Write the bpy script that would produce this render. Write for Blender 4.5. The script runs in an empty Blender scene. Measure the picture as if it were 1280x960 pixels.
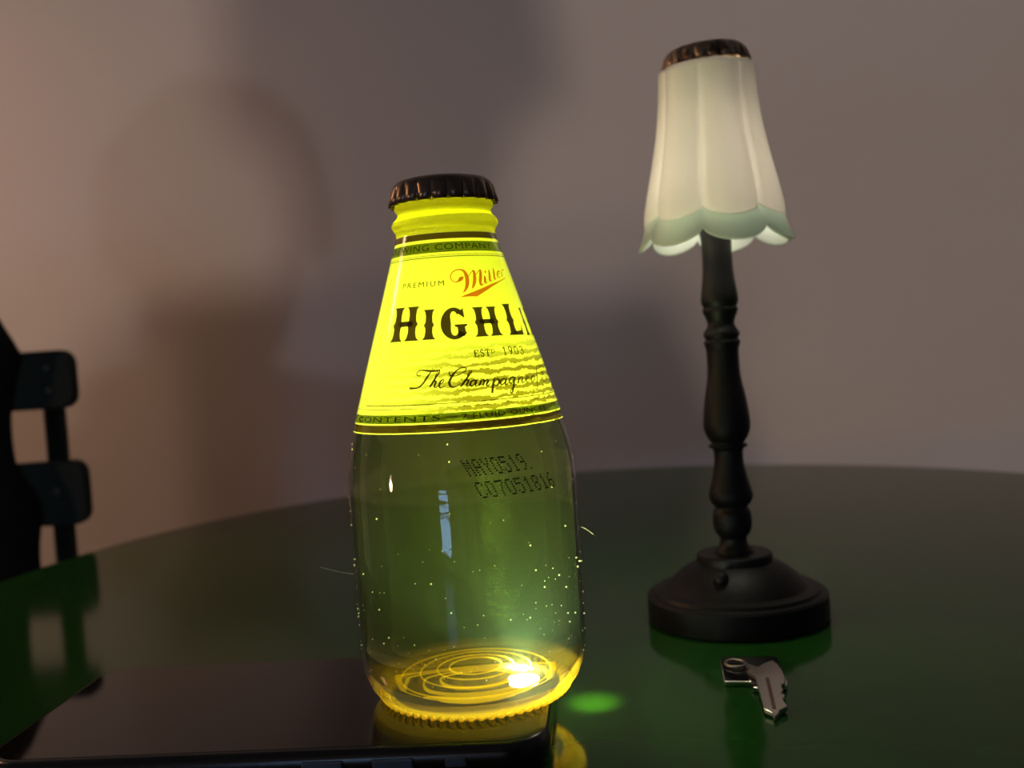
import bpy, bmesh, math, random
from mathutils import Vector, Matrix
random.seed(7)
S = bpy.context.scene
C = bpy.context.collection
PI = math.pi

# ------------------------------------------------------------------ camera
F_PX = 1250.0
CAM_Z = 0.102                      # height of the lens above the table top (table top = z 0)
roll = math.atan(0.067)
pitch = math.atan(50 * math.cos(roll) / F_PX)
cam_d = bpy.data.cameras.new('camera')
cam_d.sensor_fit = 'HORIZONTAL'; cam_d.sensor_width = 36.0
cam_d.lens = 36.0 * F_PX / 1280.0
cam_d.clip_start = 0.01; cam_d.clip_end = 50
cam_d.dof.use_dof = True; cam_d.dof.focus_distance = 0.247; cam_d.dof.aperture_fstop = 14.0
cam = bpy.data.objects.new('camera', cam_d); C.objects.link(cam)
fw = Vector((0, math.cos(pitch), -math.sin(pitch))); u0 = Vector((0, math.sin(pitch), math.cos(pitch))); r0 = Vector((1, 0, 0))
rt = r0 * math.cos(roll) - u0 * math.sin(roll); up = u0 * math.cos(roll) + r0 * math.sin(roll)
M = Matrix((rt, up, -fw)).transposed().to_4x4(); M.translation = (0, 0, CAM_Z)
cam.matrix_world = M
S.camera = cam

# ------------------------------------------------------------------ world, lights, exposure
W = bpy.data.worlds.new('world'); S.world = W; W.use_nodes = True
W.node_tree.nodes['Background'].inputs[0].default_value = (0.80, 0.82, 0.96, 1)
W.node_tree.nodes['Background'].inputs[1].default_value = 0.052
S.view_settings.view_transform = 'Standard'; S.view_settings.look = 'None'
S.view_settings.exposure = 0.06; S.view_settings.gamma = 1.0; S.view_settings.use_curve_mapping = False
S.cycles.use_denoising = True
S.cycles.max_bounces = 14; S.cycles.transmission_bounces = 12; S.cycles.transparent_max_bounces = 40
S.cycles.volume_bounces = 1; S.cycles.diffuse_bounces = 5; S.cycles.glossy_bounces = 6
S.cycles.sample_clamp_indirect = 4.0
LAMP1 = Vector((0.73, -2.0, 0.60)); LAMP1_W = 62.0      # warm standing lamp behind the photographer
LAMP2 = Vector((-1.75, -0.35, 0.09)); LAMP2_W = 0.8     # small warm lamp at the left
LAMP3 = Vector((-0.85, 0.55, 0.48)); LAMP3_W = 3.9    # warm pendant above left
LAMP4 = Vector((2.70, -6.2, 1.63)); LAMP4_W = 105.0     # cool room light far back
TORCH_SPOT_W = 7.2; TORCH_POINT_W = 0.22; ADDED_LEAK_W = 0.07
SHADE_W = 0.06

def light(name, kind, loc, energy, color, size=0.02, parent=None):
    d = bpy.data.lights.new(name, kind); d.energy = energy; d.color = color
    d.shadow_soft_size = size
    o = bpy.data.objects.new(name, d); C.objects.link(o); o.location = loc
    if parent: o.parent = parent
    return o

# ------------------------------------------------------------------ helpers
def tag(o, label=None, cat=None, group=None, kind=None):
    if label: o['label'] = label
    if cat: o['category'] = cat
    if group: o['group'] = group
    if kind: o['kind'] = kind
    return o
def empty(name, loc=(0, 0, 0), rz=0):
    o = bpy.data.objects.new(name, None); C.objects.link(o); o.location = loc; o.rotation_euler.z = rz
    o.empty_display_size = 0.01
    return o
def obj(name, bm, mat, parent=None, smooth=True, loc=None, bevel=None):
    me = bpy.data.meshes.new(name)
    bmesh.ops.recalc_face_normals(bm, faces=bm.faces[:])
    bm.to_mesh(me); bm.free()
    o = bpy.data.objects.new(name, me); C.objects.link(o)
    if mat: me.materials.append(mat)
    for p in me.polygons: p.use_smooth = smooth
    if parent: o.parent = parent
    if loc: o.location = loc
    if bevel:
        b = o.modifiers.new('bevel', 'BEVEL'); b.width = bevel[0]; b.segments = bevel[1]; b.limit_method = 'ANGLE'; b.angle_limit = 0.6
    return o
def autosharp(o, ang=0.7):
    me = o.data
    bm = bmesh.new(); bm.from_mesh(me)
    for e in bm.edges:
        if len(e.link_faces) == 2 and e.calc_face_angle(0) > ang: e.smooth = False
    bm.to_mesh(me); bm.free()
    return o
def lathe(prof, n=96, cap=False, fn=None, bm=None):
    """prof: list of (z, r); fn(theta, z, r) may modify the radius"""
    bm = bm or bmesh.new()
    rings = []
    for z, r in prof:
        if r < 1e-7: rings.append([bm.verts.new((0, 0, z))]); continue
        ring = []
        for i in range(n):
            t = 2 * PI * i / n; rr, zz = (r, z) if fn is None else fn(t, z, r)
            ring.append(bm.verts.new((rr * math.sin(t), -rr * math.cos(t), zz)))
        rings.append(ring)
    for a, b in zip(rings, rings[1:]):
        if len(a) == 1 and len(b) == 1: continue
        for i in range(n):
            j = (i + 1) % n
            if len(a) == 1: bm.faces.new((a[0], b[i], b[j]))
            elif len(b) == 1: bm.faces.new((a[i], b[0], a[j]))
            else: bm.faces.new((a[i], b[i], b[j], a[j]))
    if cap:
        for q in (rings[0], rings[-1]):
            if len(q) > 2: bm.faces.new(q)
    return bm
def box(sx, sy, sz, c=(0, 0, 0), bm=None, rot=None):
    bm = bm or bmesh.new()
    m = Matrix.Translation(c) @ (rot.to_4x4() if rot else Matrix()) @ Matrix.Diagonal((sx, sy, sz, 1))
    bmesh.ops.create_cube(bm, size=1.0, matrix=m)
    return bm
def tube(pts, r, n=12, bm=None, capends=True):
    bm = bm or bmesh.new()
    pts = [Vector(p) for p in pts]; rr = r if isinstance(r, (list, tuple)) else [r] * len(pts)
    t0 = (pts[1] - pts[0]).normalized()
    nrm = t0.orthogonal().normalized(); rings = []
    for i, p in enumerate(pts):
        t = (pts[min(i + 1, len(pts) - 1)] - pts[max(i - 1, 0)]).normalized()
        nrm = (nrm - t * nrm.dot(t)).normalized(); bn = t.cross(nrm)
        rings.append([bm.verts.new(p + (nrm * math.cos(2 * PI * k / n) + bn * math.sin(2 * PI * k / n)) * rr[i]) for k in range(n)])
    for a, b in zip(rings, rings[1:]):
        for k in range(n): bm.faces.new((a[k], a[(k + 1) % n], b[(k + 1) % n], b[k]))
    if capends: bm.faces.new(rings[0][::-1]); bm.faces.new(rings[-1])
    return bm
def prism(poly, z0, z1, bm=None, zf=None):
    """poly of (x, y) extruded from z0 to z1; zf(x, y) adds a height"""
    bm = bm or bmesh.new(); zf = zf or (lambda x, y: 0)
    a = [bm.verts.new((x, y, z0 + zf(x, y))) for x, y in poly]; b = [bm.verts.new((x, y, z1 + zf(x, y))) for x, y in poly]
    n = len(poly)
    for i in range(n): bm.faces.new((a[i], a[(i + 1) % n], b[(i + 1) % n], b[i]))
    f1 = bm.faces.new(a[::-1]); f2 = bm.faces.new(b); f1.normal_update(); f2.normal_update()
    bmesh.ops.triangulate(bm, faces=[f1, f2])
    return bm
def rrect(x0, x1, y0, y1, r, n=10):
    out = []
    for cx, cy, a0 in ((x1 - r, y1 - r, 0), (x0 + r, y1 - r, 90), (x0 + r, y0 + r, 180), (x1 - r, y0 + r, 270)):
        for k in range(n + 1):
            a = math.radians(a0 + 90 * k / n); out.append((cx + r * math.cos(a), cy + r * math.sin(a)))
    return out
def spline(pts, sub=6):
    """Catmull-Rom through tuples of any length"""
    P = [pts[0]] + list(pts) + [pts[-1]]; out = []
    for i in range(1, len(P) - 2):
        p0, p1, p2, p3 = P[i - 1:i + 3]
        for k in range(sub):
            t = k / sub
            out.append(tuple(0.5 * (2 * b + (c - a) * t + (2 * a - 5 * b + 4 * c - d) * t * t + (3 * b - a - 3 * c + d) * t ** 3) for a, b, c, d in zip(p0, p1, p2, p3)))
    out.append(tuple(pts[-1])); return out

# ------------------------------------------------------------------ materials
def mat(name):
    m = bpy.data.materials.new(name); m.use_nodes = True
    nt = m.node_tree; nt.nodes.clear()
    out = nt.nodes.new('ShaderNodeOutputMaterial')
    return m, nt, out
def N(nt, t, **kw):
    n = nt.nodes.new('ShaderNode' + t)
    for k, v in kw.items():
        if k in n.inputs: n.inputs[k].default_value = v
        else: setattr(n, k, v)
    return n
def col(c): return (c[0], c[1], c[2], 1)
def pbr(name, c, rough=0.5, metal=0.0, noise=None, bump=None, coat=0.0, spec=0.5, c2=None):
    """principled with optional colour noise (scale, c2) and bump (scale, strength)"""
    m, nt, out = mat(name); L = nt.links.new
    p = N(nt, 'BsdfPrincipled'); L(p.outputs[0], out.inputs[0])
    p.inputs['Base Color'].default_value = col(c); p.inputs['Roughness'].default_value = rough
    p.inputs['Metallic'].default_value = metal; p.inputs['Coat Weight'].default_value = coat
    p.inputs['Coat Roughness'].default_value = 0.03; p.inputs['Specular IOR Level'].default_value = spec
    tc = N(nt, 'TexCoord')
    if noise:
        t = N(nt, 'TexNoise', Scale=noise, Detail=4.0); L(tc.outputs['Object'], t.inputs['Vector'])
        r = N(nt, 'ValToRGB'); r.color_ramp.elements[0].position = 0.35; r.color_ramp.elements[1].position = 0.65
        r.color_ramp.elements[0].color = col(c); r.color_ramp.elements[1].color = col(c2 or [v * 0.8 for v in c])
        L(t.outputs['Fac'], r.inputs[0]); L(r.outputs[0], p.inputs['Base Color'])
    if bump:
        t = N(nt, 'TexNoise', Scale=bump[0], Detail=3.0); L(tc.outputs['Object'], t.inputs['Vector'])
        b = N(nt, 'Bump', Strength=bump[1], Distance=bump[2] if len(bump) > 2 else 0.001); L(t.outputs['Fac'], b.inputs['Height']); L(b.outputs[0], p.inputs['Normal'])
    return m

def thin_glass(name, scatter=0.0, sc=(1, .8, .2), rough=0.015, tint=(.98, .99, .97), bumpy=0.0):
    """glass wall: clear, mirror-like at grazing angles, optionally milky in the colour sc"""
    m, nt, out = mat(name); L = nt.links.new
    tr = N(nt, 'BsdfTransparent', Color=col(tint)); gl = N(nt, 'BsdfGlossy', Roughness=rough)
    fr = N(nt, 'Fresnel', IOR=1.5); mx = N(nt, 'MixShader')
    # the wall is one thin sheet: both faces reflect like the outside of the glass
    ge = N(nt, 'NewGeometry'); mr = N(nt, 'MapRange'); L(ge.outputs['Backfacing'], mr.inputs['Value'])
    mr.inputs['To Min'].default_value = 1.5; mr.inputs['To Max'].default_value = 1 / 1.5; L(mr.outputs[0], fr.inputs['IOR'])
    if bumpy:
        tc = N(nt, 'TexCoord'); t = N(nt, 'TexNoise', Scale=220.0, Detail=2.0); L(tc.outputs['Object'], t.inputs['Vector'])
        b = N(nt, 'Bump', Strength=bumpy, Distance=0.0004); L(t.outputs['Fac'], b.inputs['Height'])
        L(b.outputs[0], gl.inputs['Normal']); L(b.outputs[0], fr.inputs['Normal'])
    L(fr.outputs[0], mx.inputs[0]); L(tr.outputs[0], mx.inputs[1]); L(gl.outputs[0], mx.inputs[2])
    last = mx
    if scatter:
        tl = N(nt, 'BsdfTranslucent', Color=col(sc)); df = N(nt, 'BsdfDiffuse', Color=col(sc))
        m1 = N(nt, 'MixShader', Fac=0.35); L(tl.outputs[0], m1.inputs[1]); L(df.outputs[0], m1.inputs[2])
        m2 = N(nt, 'MixShader', Fac=scatter); L(mx.outputs[0], m2.inputs[1]); L(m1.outputs[0], m2.inputs[2]); last = m2
    L(last.outputs[0], out.inputs[0]); return m

def paper(name, c, trans=0.6, tc_col=None, gloss=0.05, rays=None):
    """printed translucent label stock: diffuse front, light passes through from behind"""
    m, nt, out = mat(name); L = nt.links.new
    df = N(nt, 'BsdfDiffuse', Color=col(c)); tl = N(nt, 'BsdfTranslucent', Color=col(tc_col or c))
    m1 = N(nt, 'MixShader', Fac=trans); L(df.outputs[0], m1.inputs[1]); L(tl.outputs[0], m1.inputs[2])
    gl = N(nt, 'BsdfGlossy', Roughness=0.12); m2 = N(nt, 'MixShader'); fr = N(nt, 'Fresnel', IOR=1.35)
    L(fr.outputs[0], m2.inputs[0]); L(m1.outputs[0], m2.inputs[1]); L(gl.outputs[0], m2.inputs[2])
    L(m2.outputs[0], out.inputs[0])
    if rays:
        # printed wavy gold bands in the lower half of the label
        tc = N(nt, 'TexCoord'); mp = N(nt, 'Mapping'); L(tc.outputs['UV'], mp.inputs['Vector'])
        sp = N(nt, 'SeparateXYZ'); L(tc.outputs['UV'], sp.inputs[0])
        n1 = N(nt, 'TexNoise', Scale=13.0, Detail=6.0, Roughness=0.7)
        ms = N(nt, 'Mapping'); ms.inputs['Scale'].default_value = (2.4, 1.5, 1); L(tc.outputs['UV'], ms.inputs['Vector']); L(ms.outputs[0], n1.inputs['Vector'])
        # v * bands + slope * u + noise
        a = N(nt, 'Math', operation='MULTIPLY'); a.inputs[1].default_value = 150.0; L(sp.outputs['Y'], a.inputs[0])
        b = N(nt, 'Math', operation='MULTIPLY_ADD'); b.inputs[1].default_value = -5.0; L(sp.outputs['X'], b.inputs[0]); L(a.outputs[0], b.inputs[2])
        c_ = N(nt, 'Math', operation='MULTIPLY_ADD'); c_.inputs[1].default_value = 13.0; L(n1.outputs['Fac'], c_.inputs[0]); L(b.outputs[0], c_.inputs[2])
        s = N(nt, 'Math', operation='SINE'); L(c_.outputs[0], s.inputs[0])
        n2 = N(nt, 'TexNoise', Scale=42.0, Detail=2.0); L(tc.outputs['UV'], n2.inputs['Vector'])
        s2 = N(nt, 'Math', operation='MULTIPLY_ADD'); s2.inputs[1].default_value = 0.9; L(n2.outputs['Fac'], s2.inputs[0]); L(s.outputs[0], s2.inputs[2])
        r = N(nt, 'ValToRGB'); r.color_ramp.elements[0].position = 0.36; r.color_ramp.elements[1].position = 0.46
        L(s2.outputs[0], r.inputs[0])
        fade = N(nt, 'MapRange'); L(sp.outputs['Y'], fade.inputs['Value'])
        fade.inputs['From Min'].default_value = 0.50; fade.inputs['From Max'].default_value = 0.30
        fadeu = N(nt, 'MapRange'); L(sp.outputs['X'], fadeu.inputs['Value'])
        fadeu.inputs['From Min'].default_value = 0.33; fadeu.inputs['From Max'].default_value = 0.52
        k = N(nt, 'Math', operation='MULTIPLY'); L(r.outputs[0], k.inputs[0]); L(fade.outputs[0], k.inputs[1])
        k2 = N(nt, 'Math', operation='MULTIPLY'); L(k.outputs[0], k2.inputs[0]); L(fadeu.outputs[0], k2.inputs[1])
        for sh, ca, cb in ((df, c, rays[0]), (tl, tc_col or c, rays[1])):
            mc = N(nt, 'MixRGB'); mc.inputs[1].default_value = col(ca); mc.inputs[2].default_value = col(cb)
            L(k2.outputs[0], mc.inputs[0]); L(mc.outputs[0], sh.inputs['Color'])
    return m

def emit(name, c, s):
    m, nt, out = mat(name); e = N(nt, 'Emission', Color=col(c), Strength=s); nt.links.new(e.outputs[0], out.inputs[0]); return m
def beer_mat():
    m, nt, out = mat('beer'); L = nt.links.new
    rf = N(nt, 'BsdfRefraction', IOR=1.33, Roughness=0.0); tr = N(nt, 'BsdfTransparent')
    mx = N(nt, 'MixShader', Fac=0.5); L(rf.outputs[0], mx.inputs[1]); L(tr.outputs[0], mx.inputs[2]); L(mx.outputs[0], out.inputs['Surface'])
    ab = N(nt, 'VolumeAbsorption', Color=(0.965, 0.955, 0.0, 1), Density=25.0)
    sc = N(nt, 'VolumeScatter', Color=(0.62, 1.0, 0.86, 1), Density=0.15, Anisotropy=0.1)
    ad = N(nt, 'AddShader'); L(ab.outputs[0], ad.inputs[0]); L(sc.outputs[0], ad.inputs[1]); L(ad.outputs[0], out.inputs['Volume'])
    return m

MT = dict(
    wall=pbr('wall_paint', (0.475, 0.435, 0.425), 0.85, noise=1.3, c2=(0.45, 0.41, 0.40), bump=(240.0, 0.12, 0.001)),
    floor=pbr('floor_boards', (0.10, 0.06, 0.035), 0.4, noise=6.0),
    table=pbr('green_enamel', (0.014, 0.072, 0.011), 0.10, spec=0.14, noise=30.0, c2=(0.0125, 0.066, 0.010), bump=(600.0, 0.012, 0.0004)),
    chair=pbr('dark_green_paint', (0.0025, 0.009, 0.005), 0.6, spec=0.25, noise=20.0),
    screw=pbr('screw_steel', (0.10, 0.10, 0.09), 0.5, 0.9),
    cloth=pbr('black_cloth', (0.002, 0.002, 0.003), 0.95, spec=0.2, bump=(900.0, 0.3, 0.0006)),
    black=pbr('satin_black', (0.0035, 0.0033, 0.0035), 0.48, noise=60.0, c2=(0.005, 0.0045, 0.0045), spec=0.22),
    cap=pbr('bronze_cap', (0.19, 0.14, 0.105), 0.33, 0.9, noise=180.0, c2=(0.11, 0.08, 0.06)),
    cap_gold=pbr('worn_gold_cap', (0.38, 0.28, 0.18), 0.33, 0.9, noise=240.0, c2=(0.07, 0.035, 0.02)),
    phone=pbr('phone_black', (0.006, 0.005, 0.006), 0.25, 0.0),
    phone_glass=pbr('phone_back_glass', (0.008, 0.005, 0.006), 0.045, 0.0, spec=0.2),
    button=pbr('phone_button', (0.10, 0.125, 0.20), 0.4, 0.8),
    steel=pbr('key_steel', (0.42, 0.37, 0.34), 0.32, 0.95, bump=(800.0, 0.1, 0.0003)),
    chrome=pbr('chrome', (0.75, 0.75, 0.72), 0.10, 1.0),
    plate=pbr('black_plate', (0.008, 0.007, 0.007), 0.10),
    glass=thin_glass('bottle_glass', bumpy=0.08),
    base=thin_glass('base_glass', scatter=0.09, sc=(1.0, 0.75, 0.25), bumpy=0.35),  # clear glass; amber of the guided torch light is put into its scatter colour
    heel=thin_glass('thick_heel_glass', scatter=0.36, sc=(1.0, 0.58, 0.02), bumpy=0.25),  # gold torch glow in the clear heel is painted into this scatter colour
    neck=thin_glass('beaded_neck_glass', scatter=0.85, sc=(1.0, 0.95, 0.06), bumpy=0.15),  # yellow light guided up the clear neck is put into the milky scatter
    ring=thin_glass('embossed_glass', scatter=0.65, sc=(1.0, 0.66, 0.03)),  # moulded clear glass, with the gold torch glow painted into its colour
    beer=beer_mat(),
    label=paper('label_paper', (0.75, 0.72, 0.35), 0.62, (1.0, 0.97, 0.22), rays=((0.17, 0.12, 0.05), (0.30, 0.24, 0.02))),
    goldline=paper('label_gold_line', (0.75, 0.70, 0.25), 0.62, (1.0, 0.97, 0.22)),
    brown=paper('label_brown', (0.10, 0.055, 0.025), 0.4, (0.15, 0.10, 0.006)),
    green=paper('label_green', (0.06, 0.085, 0.015), 0.6, (0.20, 0.25, 0.005)),
    ink=paper('label_dark_ink', (0.10, 0.055, 0.025), 0.35, (0.14, 0.095, 0.007)),
    ink_green=paper('label_dark_green_ink', (0.02, 0.03, 0.008), 0.5, (0.035, 0.05, 0.002)),
    red=paper('label_red_ink', (0.60, 0.11, 0.03), 0.55, (1.0, 0.27, 0.01)),
    dot=pbr('black_printer_ink', (0.004, 0.004, 0.003), 0.6),
    bubble=thin_glass('bubble', scatter=0.85, sc=(1, 1, .85)),
    fibre=pbr('fibre', (0.6, 0.55, 0.45), 0.8),
    torch=emit('torch_led', (0.88, 1.0, 0.97), 170.0),
    skin=pbr('skin', (0.45, 0.26, 0.19), 0.6, bump=(300.0, 0.1, 0.0005)),
    shirt=pbr('dark_shirt', (0.03, 0.03, 0.035), 0.9),
    hair=pbr('dark_hair', (0.02, 0.012, 0.008), 0.6),
    frame=pbr('white_frame', (0.6, 0.58, 0.55), 0.5),
    pane=emit('dusk_window_pane', (0.35, 0.60, 1.0), 9.0),
    linen=None)

def shade_mat(name, cd, ct):
    m, nt, out = mat(name); L = nt.links.new
    df = N(nt, 'BsdfDiffuse', Color=col(cd)); tl = N(nt, 'BsdfTranslucent', Color=col(ct))
    m1 = N(nt, 'MixShader', Fac=0.5); L(df.outputs[0], m1.inputs[1]); L(tl.outputs[0], m1.inputs[2])
    gl = N(nt, 'BsdfGlossy', Roughness=0.35); fr = N(nt, 'Fresnel', IOR=1.4); m2 = N(nt, 'MixShader')
    L(fr.outputs[0], m2.inputs[0]); L(m1.outputs[0], m2.inputs[1]); L(gl.outputs[0], m2.inputs[2]); L(m2.outputs[0], out.inputs[0])
    return m
MT['shade'] = shade_mat('frosted_shade', (0.80, 0.78, 0.75), (0.90, 0.86, 0.80))
MT['lip'] = shade_mat('green_spill_shade_lip', (0.72, 0.76, 0.70), (0.67, 0.75, 0.66))  # green light spilling from table and bottle is painted into the lip colour

# ------------------------------------------------------------------ setting
FLOOR_Z = -0.74
def plane_wall(name, w, h, t, c, rz=0.0):
    o = obj(name, box(w, t, h), MT['wall'], smooth=False); o.location = c; o.rotation_euler.z = rz
    return tag(o, kind='structure')
plane_wall('wall_back', 4.6, 2.7, 0.1, (0, 1.0, FLOOR_Z + 1.35))
o = obj('floor', box(7.0, 8.0, 0.06), MT['floor'], smooth=False); o.location = (0, -2.95, FLOOR_Z - 0.03); tag(o, kind='structure')
# far wall behind the photographer with the narrow dusk window that mirrors in the bottle
plane_wall('wall_front', 2.6, 2.7, 0.1, (-1.2, -3.10, FLOOR_Z + 1.35))
win = empty('window_1', (-0.98, -3.04, 0)); tag(win, 'narrow dusk-blue window with four panes behind the camera', kind='structure')
WP = ((-0.415, 0.115), (-0.59, 0.125), (-0.235, 0.125), (-0.06, 0.125))
fb = box(0.05, 0.05, 0.78, (-0.29, 0, -0.33)); box(0.05, 0.05, 0.78, (0.29, 0, -0.33), fb)
for z in (0.03, -0.145, -0.327, -0.5, -0.69): box(0.60, 0.04, 0.055, (0, 0, z), fb)
obj('window_frame', fb, MT['frame'], win, False)
for z, hh in WP: obj('window_pane', box(0.54, 0.01, hh, (0, 0, z)), MT['pane'], win, False)

# ------------------------------------------------------------------ table
TX, TY, TR = 0.049, 0.457, 0.318
table = empty('bistro_table', (TX, TY, FLOOR_Z)); tag(table, 'round glossy green metal table carrying the bottle and the lamp', 'table')
H_ = -FLOOR_Z
top = obj('table_top', lathe([(H_, 0), (H_, 0.1), (H_, TR - 0.0065), (H_, TR - 0.0055), (H_, TR - 0.004), (H_ - 0.0012, TR - 0.0012), (H_ - 0.004, TR), (H_ - 0.024, TR), (H_ - 0.026, TR - 0.003), (H_ - 0.006, TR - 0.006), (H_ - 0.006, 0)], 160), MT['table'], table)
autosharp(top, 0.6)
for k in range(4):
    a = PI / 4 + k * PI / 2
    obj('leg', tube([(0.16 * math.cos(a), 0.16 * math.sin(a), H_ - 0.008), (0.13 * math.cos(a), 0.13 * math.sin(a), H_ - 0.2), (0.17 * math.cos(a), 0.17 * math.sin(a), 0.25), (0.24 * math.cos(a), 0.24 * math.sin(a), 0.0)], 0.010, 10), MT['table'], table)
obj('stretcher_ring', tube([(0.14 * math.cos(2 * PI * k / 32), 0.14 * math.sin(2 * PI * k / 32), H_ - 0.3) for k in range(33)], 0.006, 8, capends=False), MT['table'], table)

# ------------------------------------------------------------------ chair at the left, its back towards the table
chair = empty('folding_chair', (-0.47, 0.62, FLOOR_Z)); tag(chair, 'dark green slatted folding chair at left edge beyond the table', 'chair')
def slat(z0, z1, xr, xl):
    poly = rrect(xl, xr, z0, z1, 0.0085, 6)
    bm = bmesh.new()
    a = [bm.verts.new((x, -0.0045, z)) for x, z in poly]; b = [bm.verts.new((x, 0.0045, z)) for x, z in poly]
    n = len(poly)
    for i in range(n): bm.faces.new((a[i], a[(i + 1) % n], b[(i + 1) % n], b[i]))
    bm.faces.new(a); bm.faces.new(b[::-1])
    s = obj('back_slat', bm, MT['chair'], chair, False, bevel=(0.0012, 2))
    return s
for z0, z1, xr, scr in ((0.0810, 0.1170, 0.2005, (0.0925, 0.1062)), (0.0085, 0.0485, 0.2030, (0.0300,))):
    s = slat(z0 - FLOOR_Z, z1 - FLOOR_Z, xr, -0.1990)
    for sx in (0.185, -0.185):
        for z in scr:
            m = lathe([(0.0, 0.0), (0.0, 0.0026), (0.0009, 0.0022), (0.0015, 0.0)], 14)
            bmesh.ops.transform(m, matrix=Matrix.Translation((sx, -0.0045, z - FLOOR_Z)) @ Matrix.Rotation(PI / 2, 4, 'X'), verts=m.verts)
            obj('screw', m, MT['screw'], s)
for sx in (0.1805, -0.1805):
    obj('back_post', tube([(sx, 0.011, 0.0), (sx, 0.011, 0.45), (sx, 0.0115, 0.84)], 0.0066, 14), MT['chair'], chair)
    obj('front_leg', tube([(sx * 0.94, -0.40, 0.0), (sx * 0.94, -0.03, 0.47)], 0.0064, 12), MT['chair'], chair)
for k in range(6):
    obj('seat_slat', box(0.37, 0.046, 0.014, (0, -0.07 - 0.058 * k, 0.455)), MT['chair'], chair, False, bevel=(0.004, 2))
obj('cross_bar', tube([(-0.18, -0.33, 0.09), (0.18, -0.33, 0.09)], 0.006, 10), MT['chair'], chair)

# black jacket hung over the chair back: closed, folded cloth
def jacket():
    bm = bmesh.new()
    zs = [0.182, 0.174, 0.162, 0.148, 0.136, 0.1167, 0.1026, 0.0788, 0.0523, 0.040, 0.020, -0.011, -0.06, -0.14, -0.24]
    xr = [0.113, 0.130, 0.146, 0.157, 0.163, 0.171, 0.167, 0.162, 0.162, 0.166, 0.175, 0.172, 0.174, 0.178, 0.173]
    rows = spline(list(zip(zs, xr)), 4)
    nx = 26; F, Bk = [], []
    for z, x1 in rows:
        f, b = [], []
        for i in range(nx + 1):
            u = i / nx; x = -0.215 + (x1 + 0.215) * u
            fold = 0.006 * math.sin(9 * u + 5 * z) + 0.004 * math.sin(23 * u - 14 * z)
            dpt = 0.016 + fold + 0.012 * math.sin(PI * u)
            if u in (0, 1): dpt = 0.002
            zj = z if z < 0.1185 else 0.1185 + (z - 0.1185) * (0.35 + 0.65 * math.exp(-((u - 0.88) / 0.28) ** 2))
            f.append(bm.verts.new((x, -0.0065 - dpt, zj - FLOOR_Z)))
            b.append(bm.verts.new((-0.215 + (x1 - (0.024 if z > 0.1185 else 0.0) + 0.215) * u, -0.0060 + (0.026 + 0.4 * fold if z > 0.1185 else 0.0), zj - FLOOR_Z)))
        F.append(f); Bk.append(b)
    for R_ in range(len(rows) - 1):
        for i in range(nx):
            bm.faces.new((F[R_][i], F[R_][i + 1], F[R_ + 1][i + 1], F[R_ + 1][i])); bm.faces.new((Bk[R_][i], Bk[R_ + 1][i], Bk[R_ + 1][i + 1], Bk[R_][i + 1]))
        for i in (0, nx): bm.faces.new((F[R_][i], F[R_ + 1][i], Bk[R_ + 1][i], Bk[R_][i]))
    for R_ in (0, len(rows) - 1):
        for i in range(nx): bm.faces.new((F[R_][i], F[R_][i + 1], Bk[R_][i + 1], Bk[R_][i]))
    return bm
jk = obj('jacket', jacket(), MT['cloth']); jk.location = (-0.47, 0.62, FLOOR_Z)
tag(jk, 'black jacket hung over the green chair back at left edge', 'jacket')

# ------------------------------------------------------------------ phone
PZ = 0.0085
PX0, PX1, PY0, PY1 = -0.1365, 0.0056, 0.2352, 0.3088
phone = empty('smartphone', ((PX0 + PX1) / 2, (PY0 + PY1) / 2, 0), math.radians(-4.0))
tag(phone, 'black smartphone lying on the green table under the bottle', 'phone')
hw, hd = (PX1 - PX0) / 2, (PY1 - PY0) / 2
bm = bmesh.new(); lv = [(0.0, 0.0022), (0.0005, 0.0010), (0.0020, 0.0), (0.0062, 0.0), (0.0078, 0.0006), (0.0083, 0.0014), (0.0084, 0.0021)]
rings = []
for z, ins in lv:
    rings.append([bm.verts.new((x, y, z)) for x, y in rrect(-hw + ins, hw - ins, -hd + ins, hd - ins, 0.0115 - ins, 10)])
for a, b in zip(rings, rings[1:]):
    for i in range(len(a)): bm.faces.new((a[i], a[(i + 1) % len(a)], b[(i + 1) % len(a)], b[i]))
bm.faces.new(rings[0][::-1]); bm.faces.new(rings[-1])
obj('body', bm, MT['phone'], phone)
gl = obj('back_glass', prism(rrect(-hw + 0.0024, hw - 0.0024, -hd + 0.0024, hd - 0.0024, 0.0092, 10), 0.0080, PZ), MT['phone_glass'], phone, False)
for x0, x1 in ((0.012, 0.022), (0.029, 0.039)):
    obj('side_button', box(x1 - x0, 0.0009, 0.0026, ((x0 + x1) / 2, -hd - 0.0002, 0.0048)), MT['button'], phone, False, bevel=(0.0004, 2))
obj('mute_switch', box(0.005, 0.0008, 0.0024, (0.049, -hd - 0.0002, 0.0048)), MT['button'], phone, False, bevel=(0.0003, 2))
LED = Vector((-0.0022, 0.2745, PZ + 0.0004))
tl_ = obj('torch_light', lathe([(0, 0.0042), (0.0002, 0.0042), (0.0003, 0)], 24), MT['torch'], phone)
tl_.matrix_parent_inverse = Matrix(); bpy.context.view_layer.update()
tl_.location = phone.matrix_world.inverted() @ LED

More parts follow.
